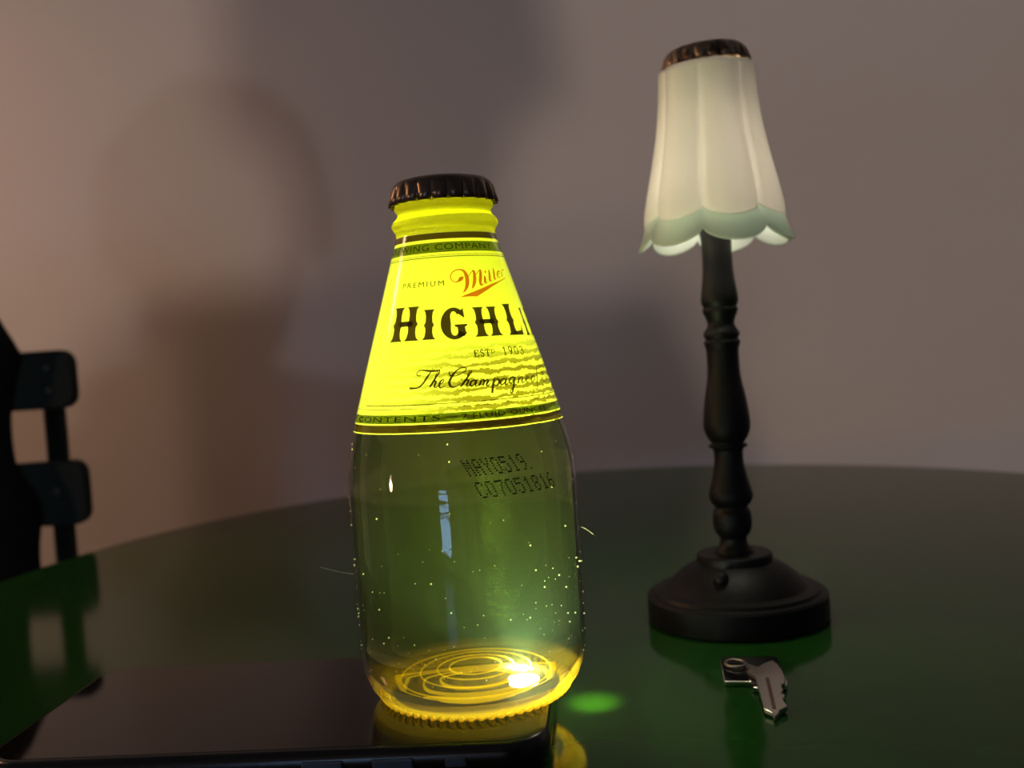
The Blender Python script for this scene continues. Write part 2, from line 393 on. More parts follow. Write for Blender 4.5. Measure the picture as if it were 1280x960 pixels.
# ------------------------------------------------------------------ bottle
BX, BY = -0.0152, 0.272
bottle = empty('beer_bottle', (BX, BY, PZ)); tag(bottle, 'small clear glass beer bottle glowing yellow, standing on the black phone', 'bottle')
PR = [(0.0092, 0.0260), (0.0125, 0.0284), (0.0165, 0.0301), (0.0205, 0.0308), (0.0283, 0.0310), (0.066, 0.0311), (0.0705, 0.0308), (0.0746, 0.0302), (0.0788, 0.0291), (0.0856, 0.0272), (0.0987, 0.0234), (0.1139, 0.0188), (0.1269, 0.0149), (0.1295, 0.0140), (0.1321, 0.0133)]
def Rz(zmm):
    z = zmm / 1000 + PZ
    for (z0, r0_), (z1, r1_) in zip(PR, PR[1:]):
        if z0 <= z <= z1: return r0_ + (r1_ - r0_) * (z - z0) / (z1 - z0)
    return PR[0][1] if z < PR[0][0] else PR[-1][1]
def sub(prof, k=4):
    out = []
    for (z, r) in spline(prof, k): out.append((z - PZ, r))
    return out
def lin(prof, step=0.004):
    out = []
    for (z0, r0_), (z1, r1_) in zip(prof, prof[1:]):
        n = max(1, int(abs(z1 - z0) / step)); out += [(z0 + (z1 - z0) * i / n - PZ, r0_ + (r1_ - r0_) * i / n) for i in range(n)]
    return out + [(prof[-1][0] - PZ, prof[-1][1])]
obj('base', lathe([(0.0044, 0.0), (0.0042, 0.010), (0.0030, 0.018), (0.0009, 0.0228)], 128), MT['base'], bottle)
obj('heel', lathe([(0.0009, 0.0228), (0.0, 0.0238), (0.0001, 0.0250), (0.0007, 0.0260)] + lin([(0.0092, 0.0260), (0.0125, 0.0284), (0.0138, 0.02895)], 0.001)[1:], 128), MT['heel'], bottle)
obj('glass_wall', lathe(lin([(0.0138, 0.02895)] + [p for p in PR if p[0] >= 0.0165]), 128), MT['glass'], bottle)
NK = sub([(0.1321, 0.0133), (0.1334, 0.0135), (0.1351, 0.0144), (0.1364, 0.0139), (0.1375, 0.0128), (0.1388, 0.0127), (0.1396, 0.0133), (0.1425, 0.0131), (0.1455, 0.0128)], 4)
obj('neck_finish', lathe(NK, 128), MT['neck'], bottle)
# the beer itself, up to the neck
bp = [(0.0142, 0.0), (0.0140, 0.010), (0.0128, 0.0180), (0.0116, 0.0225), (0.0124, 0.0258)] + [(z, r * 0.955) for z, r in PR if 0.015 < z < 0.128] + [(0.1272, 0.0), ]
obj('beer', lathe([(z - PZ, r) for z, r in bp], 128), MT['beer'], bottle)
# rings moulded into the bottom
for r, w in ((0.0072, 0.00024), (0.0105, 0.00022), (0.0152, 0.00022), (0.0205, 0.00026)):
    obj('base_ring', tube([(r * math.cos(2 * PI * k / 72), r * math.sin(2 * PI * k / 72), 0.0062 - (r / 0.0205) ** 2 * 0.0020) for k in range(73)], w, 8, capends=False), MT['ring'], bottle)
# grip knurls around the bearing edge
bm = bmesh.new()
for k in range(62):
    a = 2 * PI * k / 62
    pts = [((0.0238 + 0.0008 * j) * math.cos(a + 0.018 * j), (0.0238 + 0.0008 * j) * math.sin(a + 0.018 * j), (0.0002, 0.0002, 0.0006, 0.0013)[j]) for j in range(4)]
    tube(pts, [0.0003, 0.0007, 0.0007, 0.0004], 6, bm)
tag(obj('heel_knurls', bm, MT['ring'], bottle), kind='stuff')

# crown cap ------------------------------------------------------------
def crown_cap(rb, rt_, h):
    n = 21 * 12
    def fn(t, z, r):
        k = max(0.0, min(1.0, (h * 0.80 - z) / (h * 0.80)))
        return r + 0.00075 * min(1.0, k * 1.6) * (abs(math.cos(10.5 * t)) ** 0.7 * 1.7 - 1.1), z
    prof = [(h, 0), (h, rt_ * 0.55), (h * 0.975, rt_ * 0.78), (h * 0.91, rt_ * 0.91), (h * 0.80, rt_ * 0.98), (h * 0.70, rt_ * 1.01), (h * 0.6, rt_ + (rb - rt_) * 0.35), (h * 0.3, rt_ + (rb - rt_) * 0.68), (0.0, rb), (0.0, rb - 0.0005), (h * 0.3, rt_ + (rb - rt_) * 0.68 - 0.0005), (h * 0.75, rt_ - 0.0006), (h * 0.9, 0)]
    return lathe(prof, n, fn=fn)
o = obj('crown_cap', crown_cap(0.0145, 0.0134, 0.0070), MT['cap'], bottle); o.location = (0, 0, 0.1405 - PZ)

# label ------------------------------------------------------------------
LZ0, LZ1 = 73.0, 123.4
def label_patch(z0, z1, off, t0=-180.0, t1=180.0, nz=None, nt_=120, uv=False):
    bm = bmesh.new(); nz = nz or max(1, int((z1 - z0) / 2)); g = []
    uvl = bm.loops.layers.uv.new('UVMap') if uv else None
    n_ = max(1, int(nt_ * (t1 - t0) / 360)); closed = t1 - t0 > 359.9
    zz = sorted(set([z0 + (z1 - z0) * i / nz for i in range(nz + 1)] + [((z - PZ) * 1000) for z, r in PR if z0 < (z - PZ) * 1000 < z1]))
    for z in zz:
        g.append([pt(t0 + (t1 - t0) * j / n_, z, off) for j in range(n_ + 1)])
    vs = [[bm.verts.new(p) for p in row] for row in g]
    for i in range(len(zz) - 1):
        for j in range(n_):
            f = bm.faces.new((vs[i][j], vs[i][j + 1], vs[i + 1][j + 1], vs[i + 1][j]))
            if uv:
                for l, (a, b) in zip(f.loops, ((i, j), (i, j + 1), (i + 1, j + 1), (i + 1, j))):
                    l[uvl].uv = ((t0 + (t1 - t0) * b / n_ + 180) / 360, (zz[a] - LZ0) / (LZ1 - LZ0))
    return bm
def pt(td, zmm, off):
    t = math.radians(td); r = Rz(zmm) + off
    return Vector((r * math.sin(t), -r * math.cos(t), zmm / 1000))
lab = obj('label', label_patch(LZ0, LZ1, 0.00012, uv=True), MT['label'], bottle)
for z0, z1, m in ((121.65, 123.33, 'brown'), (118.15, 120.81, 'green'), (75.6, 77.71, 'green'), (73.3, 75.21, 'brown')):
    obj('label_band', label_patch(z0, z1, 0.00020), MT[m], lab)
for z0, z1, t0, t1 in ((116.82, 117.02, -72, 150), (79.93, 80.13, -58.5, 150), (79.02, 79.14, -180, 180), (117.35, 117.45, -180, 180)):
    obj('label_rule', label_patch(z0, z1, 0.00020, t0, t1), MT['ink'], lab)
obj('label_rule', label_patch(80.0, 116.9, 0.00020, -58.9, -58.5), MT['ink'], lab)

def flat_to_label(bm, off, name, m, parent=None):
    """bm holds flat art with x = angle in degrees, y = height in mm; wrap it on the bottle"""
    bm.normal_update(); bmesh.ops.triangulate(bm, faces=bm.faces[:])
    xs = [v.co.x for v in bm.verts]; ys = [v.co.y for v in bm.verts]
    for lo, hi, st, no in ((min(xs), max(xs), 3.0, (1, 0, 0)), (min(ys), max(ys), 3.0, (0, 1, 0))):
        k = math.ceil(lo / st) * st
        while k < hi:
            co = (k, 0, 0) if no[0] else (0, k, 0)
            bmesh.ops.bisect_plane(bm, geom=bm.verts[:] + bm.edges[:] + bm.faces[:], dist=1e-6, plane_co=co, plane_no=no); k += st
    for v in bm.verts: v.co = pt(v.co.x, v.co.y, off)
    return obj(name, bm, m, parent or lab)
def ribbon(bm, pts, sub_=5, zref=None):
    P = spline(pts, sub_) if len(pts) > 2 else [pts[0], pts[1]]
    zref = zref or sum(p[1] for p in pts) / len(pts); k = Rz(zref) * 1000 * PI / 180          # mm per degree
    prev = None
    for i, (t, z, w) in enumerate(P):
        a, b = P[max(i - 1, 0)], P[min(i + 1, len(P) - 1)]
        dx, dy = (b[0] - a[0]) * k, b[1] - a[1]; l = math.hypot(dx, dy) or 1
        nx, ny = -dy / l * w / 2, dx / l * w / 2
        cur = (bm.verts.new((t + nx / k, z + ny, 0)), bm.verts.new((t - nx / k, z - ny, 0)))
        if prev: bm.faces.new((prev[0], prev[1], cur[1], cur[0]))
        prev = cur
def poly(bm, pts):
    f = bm.faces.new([bm.verts.new((x, y, 0)) for x, y in pts])

MILLER = [[(15.7, 111.35, 0.292), (13.3, 110.88, 0.708), (10.7, 110.27, 0.292), (8.2, 110.14, 0.167), (5.6, 110.69, 0.167), (4.8, 111.68, 0.167), (6.5, 112.62, 0.167), (10.4, 113.25, 0.188), (14.2, 113.24, 0.25), (17.0, 112.79, 0.5), (18.6, 111.57, 0.708), (18.6, 110.26, 0.708), (17.6, 108.97, 0.625), (15.7, 107.92, 0.375), (13.8, 107.31, 0.104)], [(19.5, 111.23, 0.104), (21.8, 111.97, 0.125), (24.7, 112.77, 0.167), (26.0, 112.67, 0.417), (25.7, 111.05, 0.625), (24.2, 109.54, 0.583), (21.9, 108.26, 0.208)], [(26.0, 111.49, 0.104), (28.8, 112.23, 0.125), (31.8, 112.98, 0.167), (32.6, 112.76, 0.458), (31.4, 111.23, 0.583), (30.1, 109.92, 0.542), (30.4, 109.09, 0.333), (33.1, 109.5, 0.104)], [(35.6, 111.47, 0.25), (35.3, 110.54, 0.5), (34.6, 109.78, 0.417), (35.2, 109.55, 0.167), (37.6, 109.92, 0.083)], [(36.8, 112.56, 0.458), (38.1, 112.47, 0.458)], [(41.9, 113.07, 0.208), (41.2, 111.62, 0.458), (40.1, 110.3, 0.417), (40.7, 110.04, 0.167), (43.0, 110.4, 0.083)], [(47.9, 113.45, 0.208), (47.0, 112.07, 0.417), (45.8, 110.74, 0.375), (46.4, 110.51, 0.167), (48.8, 110.92, 0.083)], [(50.5, 111.59, 0.104), (54.7, 112.14, 0.125), (55.4, 112.73, 0.188), (52.3, 112.42, 0.292), (50.7, 111.52, 0.333), (51.7, 110.97, 0.188), (54.8, 111.32, 0.083)], [(57.8, 112.61, 0.167), (57.7, 111.89, 0.292), (56.9, 111.22, 0.208)], [(57.9, 112.23, 0.083), (61.0, 113.0, 0.125), (62.9, 113.18, 0.25), (62.0, 112.78, 0.125)]]
SWOOSH = [(10.7, 106.14), (15.2, 106.68), (24.0, 107.59), (39.7, 109.2), (61.3, 110.98), (61.8, 110.85), (50.1, 109.76), (40.9, 108.65), (32.1, 107.32), (24.5, 106.13), (20.4, 106.23), (17.0, 106.24)]
CHAMP = [[(-17.4, 87.13, 0.156), (-19.4, 87.24, 0.156), (-19.9, 87.87, 0.156), (-17.4, 88.46, 0.156), (-12.6, 88.22, 0.281), (-8.0, 88.1, 0.25), (-5.6, 88.32, 0.125)], [(-10.9, 88.12, 0.156), (-13.7, 86.43, 0.281), (-16.3, 84.96, 0.281), (-19.3, 84.17, 0.219), (-24.0, 84.17, 0.312)], [(-11.7, 84.18, 0.281), (-9.2, 85.86, 0.281), (-6.4, 87.54, 0.188), (-5.8, 88.08, 0.156), (-6.9, 87.95, 0.125), (-8.8, 86.46, 0.125)], [(-11.3, 84.6, 0.125), (-9.4, 85.47, 0.188), (-8.1, 85.5, 0.281), (-9.0, 84.48, 0.281), (-8.5, 83.98, 0.188), (-6.8, 84.48, 0.094)], [(-6.8, 84.54, 0.125), (-4.5, 85.12, 0.156), (-3.5, 85.62, 0.156), (-4.4, 85.83, 0.188), (-5.9, 85.16, 0.281), (-6.2, 84.25, 0.25), (-5.2, 83.83, 0.156), (-2.9, 84.44, 0.094)], [(-0.2, 87.77, 0.156), (-0.1, 86.94, 0.188), (1.8, 86.54, 0.156), (5.1, 86.72, 0.125), (8.2, 87.37, 0.156), (9.8, 88.01, 0.188), (8.8, 88.47, 0.156), (5.8, 88.28, 0.188), (2.3, 87.18, 0.281), (0.1, 85.76, 0.375), (-0.5, 84.8, 0.375), (0.6, 83.94, 0.281), (3.2, 83.98, 0.188), (6.0, 84.73, 0.125)], [(5.7, 83.82, 0.281), (9.3, 85.64, 0.281), (12.2, 87.1, 0.188), (13.0, 87.6, 0.156), (11.8, 87.51, 0.125), (9.8, 86.25, 0.125)], [(6.8, 84.46, 0.125), (9.3, 85.3, 0.188), (10.4, 85.14, 0.281), (9.1, 84.2, 0.281), (9.5, 83.76, 0.188), (11.2, 84.26, 0.094)], [(14.5, 85.14, 0.25), (12.6, 85.08, 0.25), (11.1, 84.35, 0.312), (11.7, 83.78, 0.25), (13.2, 84.13, 0.156), (15.1, 85.24, 0.25), (14.1, 84.1, 0.281), (14.6, 83.68, 0.188), (16.2, 84.16, 0.094)], [(17.9, 85.09, 0.281), (16.1, 83.7, 0.281)], [(16.7, 84.26, 0.094), (19.0, 85.12, 0.188), (19.5, 84.79, 0.281), (18.2, 83.72, 0.281)], [(18.6, 84.2, 0.094), (21.1, 85.14, 0.188), (21.8, 84.78, 0.281), (20.5, 83.95, 0.281), (21.1, 83.59, 0.188), (23.0, 84.12, 0.094)], [(26.1, 85.42, 0.25), (24.3, 83.76, 0.375), (22.9, 81.64, 0.312)], [(25.2, 84.2, 0.125), (27.5, 85.09, 0.188), (28.6, 84.71, 0.312), (27.7, 83.83, 0.281), (26.0, 83.51, 0.188), (25.1, 83.79, 0.125)], [(32.7, 84.98, 0.25), (30.6, 84.86, 0.25), (29.1, 84.07, 0.312), (29.7, 83.51, 0.219), (31.7, 83.98, 0.156), (33.6, 85.02, 0.25), (32.1, 83.8, 0.281), (32.9, 83.5, 0.188), (34.4, 83.92, 0.094)], [(39.0, 85.16, 0.219), (36.7, 85.01, 0.25), (35.0, 84.18, 0.281), (35.8, 83.65, 0.219), (37.9, 84.18, 0.156), (39.8, 85.2, 0.25), (37.3, 82.99, 0.281), (35.6, 81.54, 0.219), (34.2, 81.28, 0.188), (34.8, 81.95, 0.125), (39.0, 83.19, 0.094), (41.4, 83.81, 0.094)], [(42.7, 84.89, 0.25), (41.0, 83.5, 0.25)], [(41.8, 84.18, 0.094), (44.6, 85.05, 0.188), (45.5, 84.76, 0.25), (44.4, 83.87, 0.25), (44.9, 83.5, 0.156), (46.8, 83.95, 0.094)], [(47.1, 84.07, 0.125), (49.5, 84.35, 0.156), (51.1, 84.79, 0.156), (50.2, 85.07, 0.188), (48.3, 84.48, 0.25), (47.8, 83.66, 0.219), (49.0, 83.52, 0.125), (51.1, 83.94, 0.094)], [(55.9, 85.01, 0.156), (53.5, 84.55, 0.219), (52.8, 83.6, 0.219), (54.3, 83.52, 0.156), (56.5, 84.3, 0.188), (56.2, 85.0, 0.156), (58.0, 84.65, 0.094)], [(68.3, 87.06, 0.125), (66.8, 87.56, 0.125), (63.1, 86.94, 0.156), (59.6, 84.54, 0.219), (56.9, 82.0, 0.188), (54.8, 81.29, 0.156), (53.7, 81.72, 0.156)], [(66.1, 86.04, 0.125), (67.0, 86.85, 0.125), (71.0, 87.34, 0.125), (67.3, 85.01, 0.188), (65.6, 83.05, 0.156)], [(70.2, 87.22, 0.125), (74.9, 86.87, 0.156), (73.2, 85.89, 0.156), (68.2, 85.25, 0.125), (72.3, 84.73, 0.156), (70.7, 83.59, 0.156), (66.0, 83.04, 0.125)]]
bm = bmesh.new()
for s in MILLER: ribbon(bm, [(t, z, w * 1.4) for t, z, w in s])
poly(bm, SWOOSH)
flat_to_label(bm, 0.00022, 'red_script_lettering', MT['red'])
bm = bmesh.new()
for s in CHAMP: ribbon(bm, [(t, z, w * 1.7) for t, z, w in s])
# the rest of the line runs on round the bottle
def shift(strokes, dt, dz=0): return [[(t + dt, z + dz, w) for t, z, w in s] for s in strokes]
E_ = [CHAMP[18]]
for dt in (25.5, 30.0): 
    for s in shift(E_, dt): ribbon(bm, s)
for s in shift([CHAMP[16], CHAMP[17][:3]], 42.5): ribbon(bm, s)
ribbon(bm, [(88.5, 84.9, .12), (87.2, 84.6, .2), (89.0, 84.0, .2), (87.6, 83.5, .15)])
flat_to_label(bm, 0.00022, 'script_motto_lettering', MT['ink'])

# big western capitals: HIGH LIFE
def stem(cx, w, y0, y1, s=1.0):
    """flared stem with pointed mid spurs, as (x, y) in a unit box"""
    h = w / 2; m = (y0 + y1) / 2 - 0.02
    return [(cx - h * 1.55, y1), (cx + h * 1.55, y1), (cx + h * 1.05, y1 - 0.09), (cx + h * 0.86, y1 - 0.25), (cx + h * 0.95, m + 0.10), (cx + h * 1.38, m), (cx + h * 0.95, m - 0.10),
            (cx + h * 0.92, y0 + 0.24), (cx + h * 1.15, y0 + 0.09), (cx + h * 1.75, y0), (cx - h * 1.75, y0), (cx - h * 1.15, y0 + 0.09), (cx - h * 0.92, y0 + 0.24),
            (cx - h * 0.95, m - 0.10), (cx - h * 1.38, m), (cx - h * 0.95, m + 0.10), (cx - h * 0.86, y1 - 0.25), (cx - h * 1.05, y1 - 0.09)]
def rect(x0, x1, y0, y1): return [(x0, y0), (x1, y0), (x1, y1), (x0, y1)]
def arc(cx, cy, rx, ry, a0, a1, wi, n=26):
    o_, i_ = [], []
    for k in range(n + 1):
        a = math.radians(a0 + (a1 - a0) * k / n); wx = wi(a)
        o_.append((cx + rx * math.cos(a), cy + ry * math.sin(a))); i_.append((cx + (rx - wx) * math.cos(a), cy + (ry - wx * 0.55) * math.sin(a)))
    return o_ + i_[::-1]
GLY = {
 'H': [stem(0.21, 0.29, 0, 1), stem(0.79, 0.29, 0, 1), rect(0.2, 0.8, 0.43, 0.58)],
 'I': [stem(0.5, 0.58, 0, 1)],
 'G': [arc(0.5, 0.5, 0.5, 0.52, 52, 318, lambda a: 0.22 + 0.16 * abs(math.cos(a)) ** 1.5), [(0.62, 0.84), (0.80, 0.93), (0.88, 0.99), (0.90, 0.66), (0.84, 0.70)],
       [(0.52, 0.46), (0.52, 0.40), (0.62, 0.36), (0.62, 0.05), (0.84, 0.07), (0.92, 0.16), (1.0, 0.06), (0.90, 0.22), (0.88, 0.36), (0.98, 0.42), (0.98, 0.46)]],
 'L': [stem(0.26, 0.36, 0, 1), [(0.3, 0), (0.96, 0), (0.98, 0.34), (0.86, 0.14), (0.3, 0.11)]],
 'F': [stem(0.26, 0.30, 0, 1), [(0.3, 1), (0.98, 1), (0.98, 0.68), (0.86, 0.86), (0.3, 0.89)], [(0.3, 0.46), (0.7, 0.46), (0.76, 0.38), (0.76, 0.66), (0.7, 0.57), (0.3, 0.57)]],
 'E': [stem(0.24, 0.30, 0, 1), [(0.3, 1), (0.95, 1), (0.95, 0.68), (0.84, 0.86), (0.3, 0.89)], [(0.3, 0.46), (0.66, 0.46), (0.72, 0.38), (0.72, 0.66), (0.66, 0.57), (0.3, 0.57)], [(0.3, 0), (0.97, 0), (0.99, 0.34), (0.86, 0.14), (0.3, 0.11)]]}
for ch, t0, t1, z0, z1 in (('H', -43.5, -21.2, 95.95, 104.6), ('I', -17.6, -8.3, 95.95, 103.55), ('G', -4.6, 14.2, 95.75, 103.5), ('H', 19.2, 38.2, 95.9, 103.4),
                           ('L', 45.8, 61.5, 95.8, 103.95), ('I', 66.0, 71.5, 95.6, 102.9), ('F', 77, 91, 95.6, 102.9), ('E', 96, 111, 95.6, 103.9)):
    bm = bmesh.new()
    for p in GLY[ch]: poly(bm, [(t0 + (t1 - t0) * x, z0 + (z1 - z0) * y) for x, y in p])
    flat_to_label(bm, 0.00022, 'capital_letter', MT['ink'])

# plain printed lines
def text_line(body, t0, t1, z0, z1, m, name, space=1.0, bold=0.0, off=0.00026, serif=0.0):
    cu = bpy.data.curves.new('t', 'FONT'); cu.body = body; cu.size = 1.0; cu.space_character = space; cu.offset = bold; cu.resolution_u = 3
    ob = bpy.data.objects.new('t', cu); C.objects.link(ob)
    dg = bpy.context.evaluated_depsgraph_get(); me = bpy.data.meshes.new_from_object(ob.evaluated_get(dg))
    bm = bmesh.new(); bm.from_mesh(me); bpy.data.objects.remove(ob); bpy.data.meshes.remove(me)
    xs = [v.co.x for v in bm.verts]; ys = [v.co.y for v in bm.verts]; x0, x1, y0, y1 = min(xs), max(xs), min(ys), max(ys)
    for v in bm.verts:
        v.co.x = t0 + (t1 - t0) * (v.co.x - x0) / (x1 - x0); v.co.y = z0 + (z1 - z0) * (v.co.y - y0) / (y1 - y0)
    return flat_to_label(bm, off, name, m)
text_line('PREMIUM', -39.0, -1.0, 109.45, 110.75, MT['ink'], 'small_lettering', 1.35)
text_line('BREWING COMPANY', -72.0, 55.0, 118.75, 120.35, MT['ink_green'], 'band_lettering', 1.1)
text_line('CONTENTS', -66.0, -6.0, 76.0, 77.3, MT['ink_green'], 'band_lettering', 1.1)
bm = bmesh.new(); poly(bm, rect(-3.0, 2.6, 76.55, 76.75)); flat_to_label(bm, 0.00026, 'band_lettering', MT['ink_green'])
text_line('7 FLUID OUNCES', 5.0, 58.0, 76.0, 77.3, MT['ink_green'], 'band_lettering', 1.1)
# serif line: EST(D) 1903
SER = {'E': ([[(0.15, 0), (0.15, 1)], [(0, 0), (0.85, 0), (0.9, .25)], [(0, 1), (0.85, 1), (0.85, .78)], [(0.15, .52), (0.6, .52)]]),
       'S': ([[(0.82, .8), (0.7, .97), (0.35, 1), (0.1, .78), (0.4, .55), (0.75, .4), (0.85, .2), (0.6, 0), (0.25, 0.02), (0.08, .25)]]),
       'T': ([[(0.5, 0), (0.5, 1)], [(0.0, .75), (0.03, 1), (0.97, 1), (1, .75)], [(0.28, 0), (0.72, 0)]]),
       'D': ([[(0.15, 0), (0.15, 1)], [(0, 1), (0.5, 1), (0.85, .8), (0.92, .5), (0.85, .2), (0.5, 0), (0, 0)]]),
       '1': ([[(0.2, .8), (0.5, 1), (0.5, 0)], [(0.2, 0), (0.8, 0)]]),
       '9': ([[(0.85, .65), (0.6, .42), (0.25, .5), (0.15, .75), (0.35, .98), (0.7, .95), (0.88, .65), (0.7, .25), (0.3, 0)]]),
       '0': ([[(0.5, 1), (0.2, .85), (0.12, .5), (0.2, .15), (0.5, 0), (0.8, .15), (0.88, .5), (0.8, .85), (0.5, 1)]]),
       '3': ([[(0.15, .82), (0.45, 1), (0.8, .82), (0.65, .58), (0.4, .53)], [(0.4, .53), (0.72, .48), (0.88, .25), (0.6, 0), (0.3, 0.02), (0.1, .2)]])}
bm = bmesh.new()
for ch, t0, t1, z0, z1 in (('E', 15.8, 18.9, 90.95, 92.55), ('S', 19.7, 22.3, 90.95, 92.55), ('T', 23.0, 26.2, 90.95, 92.55), ('D', 27.0, 29.6, 91.6, 92.55),
                           ('1', 35.2, 38.6, 90.9, 92.9), ('9', 39.8, 43.4, 90.9, 92.9), ('0', 44.6, 48.4, 90.85, 92.85), ('3', 49.8, 53.8, 90.8, 92.8)):
    for st in SER[ch]:
        P = [(t0 + (t1 - t0) * x, z0 + (z1 - z0) * y) for x, y in st]
        if ch in 'ETD1' or len(st) < 4:
            for a, b in zip(P, P[1:]):
                w = 0.34 if abs(a[0] - b[0]) < 0.3 else 0.20
                if ch == 'D': w *= 0.7
                ribbon(bm, [(a[0], a[1], w), (b[0], b[1], w)])
        else: ribbon(bm, [(a, b, 0.28) for a, b in P], 4)
flat_to_label(bm, 0.00026, 'serif_lettering', MT['ink'])

# ink-jet date code on the bare glass: 5 x 7 dots
DOT = {'M': '10001 11011 10101 10101 10001 10001 10001', 'A': '01110 10001 10001 11111 10001 10001 10001', 'Y': '10001 10001 01010 00100 00100 00100 00100', '0': '01110 10001 10001 10001 10001 10001 01110',
       '5': '11111 10000 11110 00001 00001 10001 01110', '1': '00100 01100 00100 00100 00100 00100 01110', '9': '01110 10001 10001 01111 00001 00010 01100', 'C': '01110 10001 10000 10000 10000 10001 01110',
       '7': '11111 00001 00010 00010 00100 00100 00100', '8': '01110 10001 10001 01110 10001 10001 01110', '6': '00110 01000 10000 11110 10001 10001 01110', '.': '00000 00000 00000 00000 00000 00000 10000'}
bm = bmesh.new()
for txt, b0, b1, dt, dz in (('MAY0519.', (6.8, 62.3), (41.5, 62.55), -3.7, 3.65), ('C07051816', (11.4, 56.85), (53.2, 56.95), -3.2, 3.55)):
    n = len(txt)
    for i, ch in enumerate(txt):
        for r, row in enumerate(DOT[ch].split()):
            for c_, b in enumerate(row):
                if b == '1':
                    u = (i + c_ / 6.6) / n; v = (6 - r) / 6
                    t = b0[0] + (b1[0] - b0[0]) * u + dt * v; z = b0[1] + (b1[1] - b0[1]) * u + dz * v
                    k = Rz(z) * 1000 * PI / 180
                    poly(bm, [(t + 0.25 * math.cos(a * PI / 3) / k, z + 0.23 * math.sin(a * PI / 3)) for a in range(6)])
flat_to_label(bm, 0.00010, 'printed_date_code', MT['dot'], bottle)

# specks and bubbles clinging to the glass, and two stray fibres
bm = bmesh.new()
for k in range(150):
    t = random.uniform(-88, 88); z = random.choice([random.uniform(14, 71), random.uniform(10, 40)]); r = random.choice([0.00010, 0.00012, 0.00016, 0.00026])
    p = pt(t, z, -0.0002)
    bmesh.ops.create_icosphere(bm, subdivisions=1, radius=r, matrix=Matrix.Translation(p))
tag(obj('bubbles', bm, MT['bubble'], bottle), kind='stuff')
for P in ([(-82, 34.5, 0.0003), (-84, 35.2, 0.004), (-86, 36.6, 0.009)], [(84, 43.0, 0.0003), (86, 42.0, 0.0018), (89, 40.2, 0.0035)]):
    obj('lint_fibre', tube([pt(*q) for q in spline(P, 4)], 0.00006, 5), MT['fibre'], bottle)

# the phone's torch: real light, shining up into the beer
aim = Vector((BX, BY, 0.125)) - LED
sp = light('torch_beam', 'SPOT', LED + Vector((0, 0, 0.0006)), TORCH_SPOT_W, (0.86, 1.0, 0.92), 0.0012)
sp.data.spot_size = math.radians(120); sp.data.spot_blend = 1.0
sp.rotation_euler = aim.to_track_quat('-Z', 'Y').to_euler()
light('torch_glow', 'POINT', LED + Vector((0, 0, 0.0006)), TORCH_POINT_W, (0.86, 1.0, 0.92), 0.0012)

# added bodiless spot: stands in for torch light the heel bends onto the table
lk = light('added_leak_spot', 'SPOT', (BX + 0.0308, 0.2725, 0.0190), ADDED_LEAK_W, (1.0, 0.95, 0.10), 0.002)
lk.data.spot_size = math.radians(54); lk.data.spot_blend = 1.0
lk.rotation_euler = (Vector((0.0165, 0.277, 0.0)) - lk.location).to_track_quat('-Z', 'Y').to_euler()

# ------------------------------------------------------------------ little lamp
LX, LY = 0.0747, 0.352
lamp = empty('table_lamp', (LX, LY, 0)); tag(lamp, 'little black turned table lamp with scalloped white shade', 'lamp')
base_p = [(0.0, 0.0), (0.0, 0.0308), (0.0008, 0.0315), (0.0086, 0.0315), (0.0094, 0.0308), (0.0097, 0.0292), (0.0108, 0.0286), (0.0112, 0.0262), (0.0114, 0.0248), (0.0140, 0.0226), (0.0168, 0.0196), (0.0192, 0.0158), (0.0200, 0.0137), (0.0202, 0.0133), (0.0226, 0.0132), (0.0232, 0.0126), (0.0233, 0.0)]
autosharp(obj('base', lathe(base_p, 96), MT['black'], lamp), 0.5)
sh = [(0.0228, 0.0), (0.0228, 0.0066), (0.0246, 0.0060), (0.0262, 0.0050), (0.0286, 0.0047), (0.0303, 0.0060), (0.0332, 0.0068), (0.0375, 0.0066), (0.0392, 0.0057), (0.0400, 0.0058), (0.0409, 0.0068), (0.0438, 0.0077), (0.0489, 0.0064), (0.0546, 0.0052), (0.0591, 0.0051), (0.0603, 0.0056), (0.0608, 0.0066), (0.0616, 0.0067), (0.0621, 0.0056), (0.0646, 0.0072), (0.0688, 0.0082), (0.0773, 0.0073), (0.0858, 0.0058), (0.0943, 0.0056), (0.0970, 0.0062), (0.0980, 0.0063), (0.0988, 0.0056), (0.0997, 0.0061), (0.1011, 0.0062), (0.1042, 0.0046), (0.1080, 0.0059), (0.1090, 0.0062), (0.1098, 0.0060), (0.1102, 0.0057), (0.1126, 0.0065), (0.1196, 0.0056), (0.1252, 0.0052), (0.1331, 0.0053), (0.1450, 0.0060), (0.1460, 0.0)]
obj('turned_shaft', lathe(spline(sh, 3), 64), MT['black'], lamp)
b = obj('switch_knob', lathe([(0, 0), (0, 0.0026), (0.0045, 0.0026), (0.0058, 0.0019), (0.0062, 0)], 20), MT['black'], lamp)
kt = math.radians(-27); b.location = (0.0165 * math.sin(kt), -0.0165 * math.cos(kt), 0.0150); b.rotation_euler = (math.radians(38), 0, kt)
